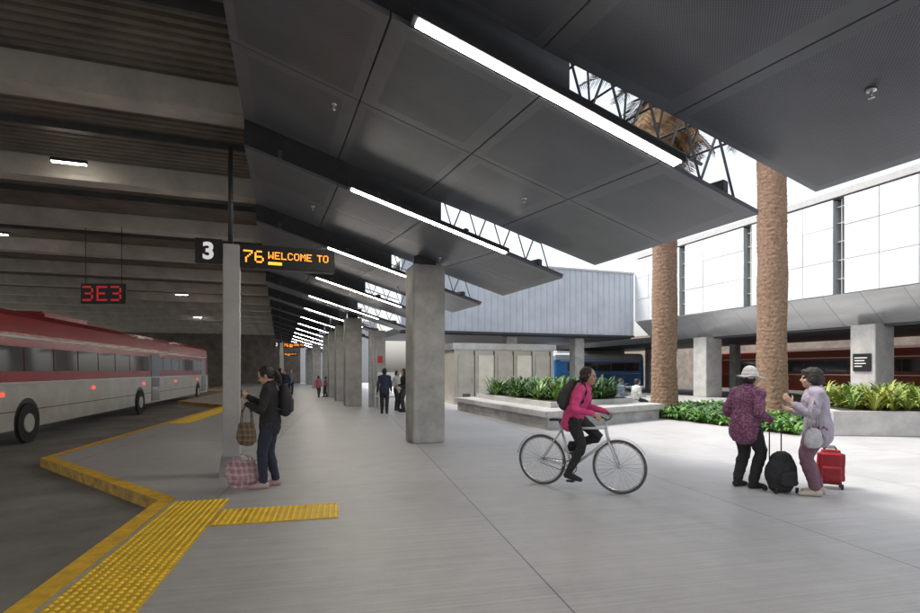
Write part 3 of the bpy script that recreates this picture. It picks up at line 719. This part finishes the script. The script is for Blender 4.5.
    if hairstyle=='full':
        ell(bm,h(-.022,0,.045),(.112,.106,.103),HM); ell(bm,h(-.05,0,-.01),(.092,.102,.092),HM); ell(bm,h(.045,0,.085),(.055,.075,.035),HM)
        for sg in (-1,1): ell(bm,h(-.012,sg*.078,.0),(.062,.030,.062),HM)
    bmesh.ops.transform(bm,matrix=S,verts=bm.verts)
    remesh(bm,'hair',hair,cv,t,1,.030,.035)
    if top:
        bm=bmesh.new(); torso(bm,puff,hem); arm(bm,puff*.75,shL,elL,V['wrL'],sleeve); arm(bm,puff*.75,shR,elR,V['wrR'],sleeve)
        bmesh.ops.transform(bm,matrix=S,verts=bm.verts); remesh(bm,'top_garment',top,cv,t,2,.026,.07)
    if bottom:
        bm=bmesh.new(); g=pants
        loft(bm,[V['pel']+Vector((0,0,-.06)),V['pel'],V['pel'].lerp(V['wai'],.6)],[(.165*wide+g*.5,.12*wide+g*.5),(.165*wide+g*.4,.12*wide+g*.4),(.135*wide+g*.4,.10*wide+g*.4)],Y,18,2,3)
        leg(bm,g,hpL,knL,V['anL'],.96-cropt); leg(bm,g,hpR,knR,V['anR'],.96-cropt)
        bmesh.ops.transform(bm,matrix=S,verts=bm.verts); remesh(bm,'trousers',bottom,cv,t,2,.022,.06)
    if shoe:
        for an,ft in ((V['anL'],V['ftL']),(V['anR'],V['ftR'])):
            bm=bmesh.new(); foot(bm,.009,an,ft); bmesh.ops.transform(bm,matrix=S,verts=bm.verts); remesh(bm,'shoe',shoe,cv,t,1)
    return t
BLK=cmat('black_fabric',(.024,.024,.027)); NAVY=cmat('navy_fabric',(.025,.03,.06)); DGR=cmat('charcoal_fabric',(.05,.05,.055))
PINK=cmat('magenta_fabric',(.62,.06,.21)); 
def plaid(name,c1,c2,sc,rough=.9):
    m=M(name,c1,rough,0,.2,10,.2,200)
    def f(nt,o,tc):
        a=mathn(nt,'GREATER_THAN',mathn(nt,'SINE',mathn(nt,'MULTIPLY',mathn(nt,'ADD',o[0],o[1]),sc)),.35)
        b=mathn(nt,'GREATER_THAN',mathn(nt,'SINE',mathn(nt,'MULTIPLY',o[2],sc)),.35)
        return mathn(nt,'MULTIPLY',mathn(nt,'ADD',a,b),.5)
    return modulate(m,f,c2)
def mottled(name,c1,c2,sc):
    m=M(name,c1,.9,0,.2,10,.2,200)
    def f(nt,o,tc):
        vo=nd(nt,'ShaderNodeTexVoronoi'); vo.inputs['Scale'].default_value=sc; nt.links.new(tc.outputs['Object'],vo.inputs['Vector'])
        return mathn(nt,'MULTIPLY',mathn(nt,'LESS_THAN',vo.outputs['Distance'],.42),.7)
    return modulate(m,f,c2)
PURP=mottled('purple_patterned_fabric',(.17,.06,.12),(.36,.19,.28),38)
LIL=cmat('lilac_grey_fabric',(.40,.36,.43)); MAUVE=cmat('mauve_trouser_fabric',(.19,.095,.13)); CREAM=cmat('cream_fabric',(.50,.45,.38)); SHOEP=cmat('pink_shoe',(.50,.36,.35)); SHOED=cmat('dark_shoe',(.03,.025,.025)); 
pA=person('woman in dark jacket looking at a phone by the sign post',C(-2.60,7.0),180+12,dict(head=(.06,0,1.49),nec=(.01,0,1.355),wrR=(.30,-.14,1.20),wrL=(.27,.10,1.12),anL=(.07,.08,.085),anR=(-.06,-.09,.085),epR=(-.4,-.6,-1),epL=(-.4,.6,-1)),
  s=1.02,top=BLK,bottom=NAVY,shoe=SHOEP,hairstyle='pony',headp=.45,hands={'R':dict(d=(.55,.25,.6),n=(-.5,.6,.2),t=(.1,.6,.7),curl=.55),'L':dict(d=(.6,-.5,.3),n=(-.2,-.3,.9),t=(.4,-.4,.6),curl=.7)},puff=.022)
def backpack(label,owner,p,rot,mat,mat2,sz=(.15,.26,.42)):
    loc=Matrix.Rotation(owner.rotation_euler[2],4,'Z')@Vector(p)+owner.location
    b=thing('backpack',label,'backpack',loc,owner.rotation_euler[2]); b.rotation_euler=(0,rot,owner.rotation_euler[2])
    w,l,hh=sz
    bm=bmesh.new(); loft(bm,[(0,0,.06),(-.01,0,.16),(0,0,.30),(.01,0,hh-.04)],[(l/2*.9,w*.55),(l/2,w*.62),(l/2*.95,w*.55),(l/2*.6,w*.35)],(0,1,0),16,3,4); remesh(bm,'pack_body',mat,.011,b,2,.012,.08)
    bm=bmesh.new(); loft(bm,[(-w*.5,0,.07),(-w*.55,0,.2)],[(l/2*.7,w*.25),(l/2*.65,w*.22)],(0,1,0),14,1,3); remesh(bm,'front_pocket',mat2,.011,b,1)
    for sy in (-.085,.085):
        tubeo('shoulder_strap',[(.06,sy,.40),(.12,sy,.455),(.20,sy*1.15,.43),(.265,sy*1.3,.33),(.26,sy*1.4,.2),(.17,sy*1.7,.12),(.05,sy,.08)],.014,mat2,b)
    return b
backpack('black backpack worn by the woman at the post',pA,(-.20,0,.98),.02,BLK,DGR)
ph=thing('phone','slim dark phone held in the hand','phone',Matrix.Rotation(pA.rotation_euler[2],4,'Z')@Vector((.385,-.085,1.27))+pA.location,pA.rotation_euler[2])
boxo('phone_case',(-.006,.006,-.036,.036,-.06,.075),MAT['black'],ph,bev=.003); boxo('phone_screen',(-.008,-.0065,-.031,.031,-.05,.066),MAT['glass'],ph)
BR=plaid('brown_checked_fabric',(.13,.085,.05),(.24,.19,.13),90); PB=plaid('pink_plaid_plastic',(.44,.21,.26),(.62,.52,.53),75,.5)
def softbag(name,label,loc,rz,w,dp,hh,mat,hl,dis=.03):
    b=thing(name,label,'bag',loc,rz)
    bm=bmesh.new(); loft(bm,[(0,0,.05),(0,0,hh*.4),(0,0,hh*.8),(0,0,hh)],[(w/2*.85,dp/2*.8),(w/2,dp/2),(w/2*.9,dp/2*.7),(w/2*.8,dp/2*.3)],(1,0,0),20,3,3); remesh(bm,'bag_body',mat,.011,b,1,dis,.07)
    for sy in (-dp*.25,dp*.25): tubeo('handle',[(-w*.28,sy,hh*.95),(-w*.22,sy*.6,hh+hl*.7),(0,0,hh+hl),(w*.22,sy*.6,hh+hl*.7),(w*.28,sy,hh*.95)],.008,mat,b)
    return b
softbag('shoulder_bag','brown checked shoulder bag hanging from her hand',C(-2.86,6.85,.58),-YAW,.27,.13,.30,BR,.25)
softbag('shopping_bag','pink plaid shopping bag on the floor by the post',C(-2.98,7.0,0.0),-YAW,.46,.26,.33,PB,.12,.07)
# ---- bicycle and rider
brz=R(-32)-YAW
bk=thing('bicycle','white bicycle with thin tyres ridden across the platform','bicycle',C(1.60,6.88),brz)
MW=M('bike_frame_paint',(.62,.64,.66),.3,.1,.05,3,0)
GT=M('grey_tyre_rubber',(.10,.10,.10),.8,0,.2,10,.1)
def wheel(x):
    w=link(bpy.data.objects.new('wheel',None)); w.parent=bk; w.location=(x,0,.35)
    bm=bmesh.new(); torus(bm,.333,.018,56,8); fin(bm,'tyre',GT,w,True)
    bm=bmesh.new(); torus(bm,.310,.013,56,8); 
    fin(bm,'rim',MAT['chrome'],w,True)
    bm=bmesh.new()
    for i in range(28):
        a=2*math.pi*i/28; b=a+(.5 if i%2 else -.5); sy=.03 if i%4<2 else -.03
        tube(bm,[(.02*math.cos(b),sy,.02*math.sin(b)),(.305*math.cos(a),0,.305*math.sin(a))],.0018,4)
    loft(bm,[(0,-.045,0),(0,.045,0)],[.02,.02],(1,0,0),12,1,0)
    fin(bm,'spokes',MAT['chrome'],w)
wheel(-.535); wheel(.535)
BB=(-.10,0,.29); ST=(-.25,0,.80); HT=(.36,0,.84); HB=(.40,0,.68)
bm=bmesh.new()
for a,b,r_ in ((BB,ST,.017),(ST,HT,.016),(BB,HB,.020),(HT,HB,.021)): tube(bm,[a,b],r_,10)
for sy in (-.05,.05): tube(bm,[(-.535,sy,.35),(BB[0],sy*.6,BB[2])],.010,8); tube(bm,[(-.535,sy,.35),(ST[0],sy*.4,ST[2]-.03)],.009,8)
fin(bm,'frame',MW,bk,True)
bm=bmesh.new()
for sy in (-.05,.05): tube(bm,[(.535,sy,.35),(.43,sy,.62),(.40,sy*.5,.68)],.011,8)
tube(bm,[(.405,0,.68),(.355,0,.93)],.014,8); fin(bm,'fork',MW,bk,True)
bm=bmesh.new(); tube(bm,[(.30,-.29,1.0),(.37,-.2,1.0),(.40,-.08,.96),(.36,0,.94),(.40,.08,.96),(.37,.2,1.0),(.30,.29,1.0)],.012,8); fin(bm,'handlebar',MAT['black'],bk,True)
bm=bmesh.new(); loft(bm,[(-.39,0,.915),(-.30,0,.92),(-.20,0,.91),(-.12,0,.905)],[(.075,.025),(.065,.022),(.03,.02),(.018,.015)],(0,1,0),12,2,2); fin(bm,'saddle',MAT['black'],bk,True)
tubeo('seat_post',[(-.245,0,.79),(-.275,0,.90)],.013,MAT['chrome'],bk)
bm=bmesh.new(); torus(bm,.085,.006,32,6,(BB[0],-.05,BB[2])); 
tube(bm,[(BB[0],-.06,BB[2]),(BB[0]+.03,-.08,BB[2]-.165)],.009,6); tube(bm,[(BB[0],.06,BB[2]),(BB[0]-.03,.08,BB[2]+.165)],.009,6); tube(bm,[(BB[0],-.06,BB[2]),(BB[0],.06,BB[2])],.014,8)
tube(bm,[(BB[0],-.05,BB[2]+.085),(-.535,-.05,.385)],.004,4); tube(bm,[(BB[0],-.05,BB[2]-.085),(-.535,-.05,.315)],.004,4)
fin(bm,'crank',MAT['dark'],bk,True)
for sx,sy,sz in ((.03,-.12,-.165),(-.03,.12,.165)): boxo('pedal',(BB[0]+sx-.05,BB[0]+sx+.05,sy-.045,sy+.045,BB[2]+sz-.012,BB[2]+sz+.012),MAT['black'],bk,bev=.004)
bm=bmesh.new()
for xx,a0,a1 in ((-.535,R(20),R(170)),(.535,R(30),R(150))):
    pr_=[]
    for i in range(13):
        a=a0+(a1-a0)*i/12; pr_.append((xx+.375*math.cos(a),0,.35+.375*math.sin(a)))
    loft(bm,pr_,[(.024,.002)]*13,(0,1,0),8,1,0)
fin(bm,'mudguard',MW,bk,True)
pB=person('cyclist in magenta top and black leggings riding the bicycle',C(1.60,6.88),0,dict(pel=(-.07,0,.985),wai=(-.02,0,1.12),che=(.03,0,1.26),nec=(.08,0,1.385),head=(.135,0,1.515),
   wrL=(.28,.27,1.04),wrR=(.28,-.27,1.04),anR=(-.10,-.115,.235),anL=(-.15,.115,.56),epL=(-.3,.5,-1),epR=(-.3,-.5,-1),ftR=(1,-.05,-.15),ftL=(1,.05,-.1)),s=1.0,top=PINK,bottom=BLK,shoe=SHOED,skin=SK[1],hairstyle='bob',headp=.12,rotz=brz,hands={'L':dict(d=(.8,.35,-.3),n=(0,-.2,-1),t=(.1,-1,0),curl=.9),'R':dict(d=(.8,-.35,-.3),n=(0,.2,-1),t=(.1,1,0),curl=.9)},pants=.008)
backpack('dark backpack on the cyclist in magenta',pB,(-.215,0,1.07),.32,DGR,BLK)
# ---- two women
pC=person('older woman in sun hat and purple patterned jacket beside luggage',C(3.89,6.98),20,dict(pel=(0,0,.86),wai=(.02,0,1.0),che=(.04,0,1.16),nec=(.05,0,1.29),head=(.105,0,1.42),wrL=(.16,.20,.86),wrR=(.20,-.20,.90),anL=(-.03,.09,.085),anR=(.05,-.08,.085)),
   s=1.04,top=PURP,bottom=BLK,shoe=SHOED,hair=HAIR,hairstyle='short',headp=.1,hem=-.08,puff=.030,wide=1.05,pants=.02,skin=SK[0])
hat_loc=Matrix.Rotation(pC.rotation_euler[2],4,'Z')@Vector((.105,0,1.515))+pC.location
ht=thing('sun_hat','pale wide brimmed soft sun hat on the woman in purple','hat',hat_loc); ht.rotation_euler=(0,.12,pC.rotation_euler[2])
WH=cmat('pale_hat_fabric',(.60,.585,.55),.08)
bm=bmesh.new(); loft(bm,[(-.012,0,.0),(-.014,0,.035),(-.016,0,.058)],[(.102,.114),(.100,.112),(.088,.098)],(0,1,0),24,2,4); remesh(bm,'hat_crown',WH,.008,ht,1,.010,.06)
bm=bmesh.new(); NR=56; rr_=[]
for k,(q,dz) in enumerate(((.0,.004),(.35,.0),(.7,-.006),(1.0,-.014))):
    ring=[]
    for i in range(NR):
        a=2*math.pi*i/NR; ro=.165+.07*max(0,math.cos(a)); ri=.100
        r_=ri+(ro-ri)*q; ring.append(bm.verts.new((-.01+r_*math.cos(a),r_*.98*math.sin(a),dz+q*.010*math.sin(3*a+1)+q*.006*math.sin(5*a))))
    rr_.append(ring)
for a_,b_ in zip(rr_[:-1],rr_[1:]):
    for i in range(NR): bm.faces.new((a_[i],a_[(i+1)%NR],b_[(i+1)%NR],b_[i]))
ob=fin(bm,'hat_brim',WH,ht,True); md=ob.modifiers.new('s','SOLIDIFY'); md.thickness=.005
pD=person('older woman in lilac grey shirt gesturing to her companion',C(4.58,6.54),156,dict(pel=(0,0,.87),wai=(.01,0,1.01),che=(.03,0,1.17),nec=(.03,0,1.30),head=(.075,0,1.43),wrR=(.25,-.21,1.02),wrL=(.30,.17,1.13),anL=(.04,.09,.085),anR=(-.03,-.10,.085),epL=(-.4,.5,-1),epR=(-.4,-.5,-1)),
   s=1.04,top=LIL,bottom=MAUVE,shoe=CREAM,hair=HAIRG,hairstyle='full',hem=-.07,puff=.026,wide=1.06,pants=.022,sleeve=.8,hands={'L':dict(d=(.6,-.2,.75),n=(-.3,-1,.2),t=(-.5,0,.8),curl=.3),'R':dict(d=(.85,.3,.3),n=(0,.8,.5),t=(-.3,.2,1),curl=.35)},cropt=.05)
PALE=cmat('pale_bag_fabric',(.46,.45,.48))
softbag('tote_bag','pale grey tote bag hanging at her side',C(4.36,6.30,.62),-YAW+.3,.28,.10,.25,PALE,.36)
def suitcase(label,loc,rz,w,dp,hh,mat,trim,handle,soft=0.012,rounded=False):
    b=thing('rolling_suitcase',label,'suitcase',loc,rz)
    bm=bmesh.new()
    if rounded: loft(bm,[(0,0,.10),(0,0,.2),(0,0,hh*.65),(0,0,hh*.88)],[(w*.44,dp*.42),(w*.52,dp*.54),(w*.50,dp*.50),(w*.36,dp*.34)],(1,0,0),24,3,4)
    else: box(bm,-w/2,w/2,-dp/2,dp/2,.05,hh,bev=.05)
    remesh(bm,'case_body',mat,.012,b,4,soft,.12)
    bm=bmesh.new()
    if rounded: loft(bm,[(0,-dp*.5,.14),(0,-dp*.5,hh*.5)],[(w*.32,.045),(w*.30,.04)],(1,0,0),18,1,4)
    else: box(bm,-w*.38,w*.38,-dp/2-.03,-dp/2+.02,.09,hh*.6,bev=.02)
    remesh(bm,'front_pocket',mat,.011,b,2,soft*.6,.1)
    tubeo('pull_handle',[(-w*.22,dp*.35,hh*.8),(-w*.22,dp*.35,handle-.03),(-w*.17,dp*.35,handle),(w*.17,dp*.35,handle),(w*.22,dp*.35,handle-.03),(w*.22,dp*.35,hh*.8)],.008,trim,b)
    tubeo('carry_handle',[(-.07,0,hh-.02),(-.06,0,hh+.025),(.06,0,hh+.025),(.07,0,hh-.02)],.011,MAT['black'],b)
    for sx in (-w*.38,w*.38):
        bm=bmesh.new(); bmesh.ops.create_cone(bm,cap_ends=True,segments=18,radius1=.035,radius2=.035,depth=.03,matrix=Matrix.Translation((sx,dp*.36,.035))@Matrix.Rotation(R(90),4,'Y')); fin(bm,'wheel',MAT['rubber'],b)
        boxo('foot_stub',(sx-.015,sx+.015,-dp*.38,-dp*.3,.0,.07),MAT['black'],b)
    return b
suitcase('black soft rounded rolling bag with raised handle between the women',C(4.22,6.72),-YAW+.15,.40,.28,.50,BLK,MAT['dark'],.90,.03,True)
RED=cmat('red_case_fabric',(.30,.012,.02),.15,.6)
suitcase('dark red rolling suitcase behind the woman in grey',C(5.04,6.95),-YAW-.5,.31,.22,.52,RED,MAT['black'],.56,.02)
# ---- background people
cols_=[(BLK,DGR),(NAVY,BLK),(cmat('grey_blue_shirt',(.16,.19,.26)),NAVY),(cmat('rose_shirt',(.5,.16,.2)),DGR),(cmat('white_shirt',(.5,.5,.48)),BLK),(cmat('tan_coat',(.24,.19,.14)),NAVY)]
names=['black jacket and grey trousers','navy jacket and black trousers','grey blue shirt and navy trousers','rose shirt and dark trousers','white shirt and black trousers','tan coat and navy trousers']
def bgp(i,xc,d,hd,s=1.0,J=None,lab=None):
    t_,b_=cols_[i]
    J=J or dict(anL=(.14,.08,.085),anR=(-.12,-.08,.10),wrL=(-.10,.24,.80),wrR=(.14,-.24,.82))
    return person(lab or 'standing person in '+names[i],C(xc,d),hd,J,s=s,top=t_,bottom=b_,shoe=SHOED,vox=.014,hairstyle=random.choice(['bob','short']))
st=dict(wrL=(.12,.2,.9),wrR=(.18,-.16,1.0))
bgp(0,-2.15,19.5,200,1.02,st); bgp(4,-2.5,20.3,-30,.98,st); bgp(1,-2.75,18.6,100,1.03)
bgp(0,-9.5,27,60,1.05); bgp(1,-8.9,26,-100,1.0,st); bgp(3,-8.3,30,80,.78); bgp(5,-8.0,30.4,200,.75); bgp(2,-10.9,33,-80,1.03)
sit=dict(pel=(0,0,.60),wai=(.0,0,.74),che=(.03,0,.90),nec=(.05,0,1.04),head=(.09,0,1.18),anL=(.42,.11,.085),anR=(.40,-.10,.085),kpL=(1,.1,1),kpR=(1,-.1,1),wrL=(.28,.14,.70),wrR=(.28,-.14,.70))
def sitter(i,v,u,hd,lab):
    t_,b_=cols_[i]; return person(lab,(v,u,0),0,sit,s=1,top=t_,bottom=b_,shoe=SHOED,vox=.014,rotz=R(hd),hairstyle='short')
sitter(4,11.55,14.6,0,'person in white shirt sitting on the planter bench')
sitter(2,11.55,15.5,10,'person in grey blue shirt sitting on the planter bench')
sitter(5,11.55,16.6,-5,'person in tan coat sitting on the planter bench')
# ---------------------------------------------------------------- light
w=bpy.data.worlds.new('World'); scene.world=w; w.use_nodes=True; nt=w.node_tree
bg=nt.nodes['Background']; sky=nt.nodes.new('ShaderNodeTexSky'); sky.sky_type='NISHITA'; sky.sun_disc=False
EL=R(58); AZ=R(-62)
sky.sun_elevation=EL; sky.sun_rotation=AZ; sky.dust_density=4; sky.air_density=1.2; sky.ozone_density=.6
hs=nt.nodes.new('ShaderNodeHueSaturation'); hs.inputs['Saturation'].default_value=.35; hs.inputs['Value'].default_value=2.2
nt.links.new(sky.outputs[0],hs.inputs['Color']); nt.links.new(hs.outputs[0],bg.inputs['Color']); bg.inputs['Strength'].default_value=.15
sd=bpy.data.lights.new('sun','SUN'); sd.energy=2.5; sd.angle=R(12); sd.color=(1,.95,.87)
so=link(bpy.data.objects.new('sun',sd)); dv=Vector((math.sin(AZ)*math.cos(EL),math.cos(AZ)*math.cos(EL),math.sin(EL))); so.rotation_euler=dv.to_track_quat('Z','Y').to_euler()
cam=bpy.data.cameras.new('camera'); cam.lens=20; cam.sensor_width=36; cam.shift_y=.0690; cam.clip_end=2000; cam.clip_start=.05
co=link(bpy.data.objects.new('camera',cam)); co.location=(0,0,1.6); co.rotation_euler=(R(90),0,-YAW); scene.camera=co
scene.view_settings.view_transform='Standard'; scene.view_settings.look='None'; scene.view_settings.exposure=0
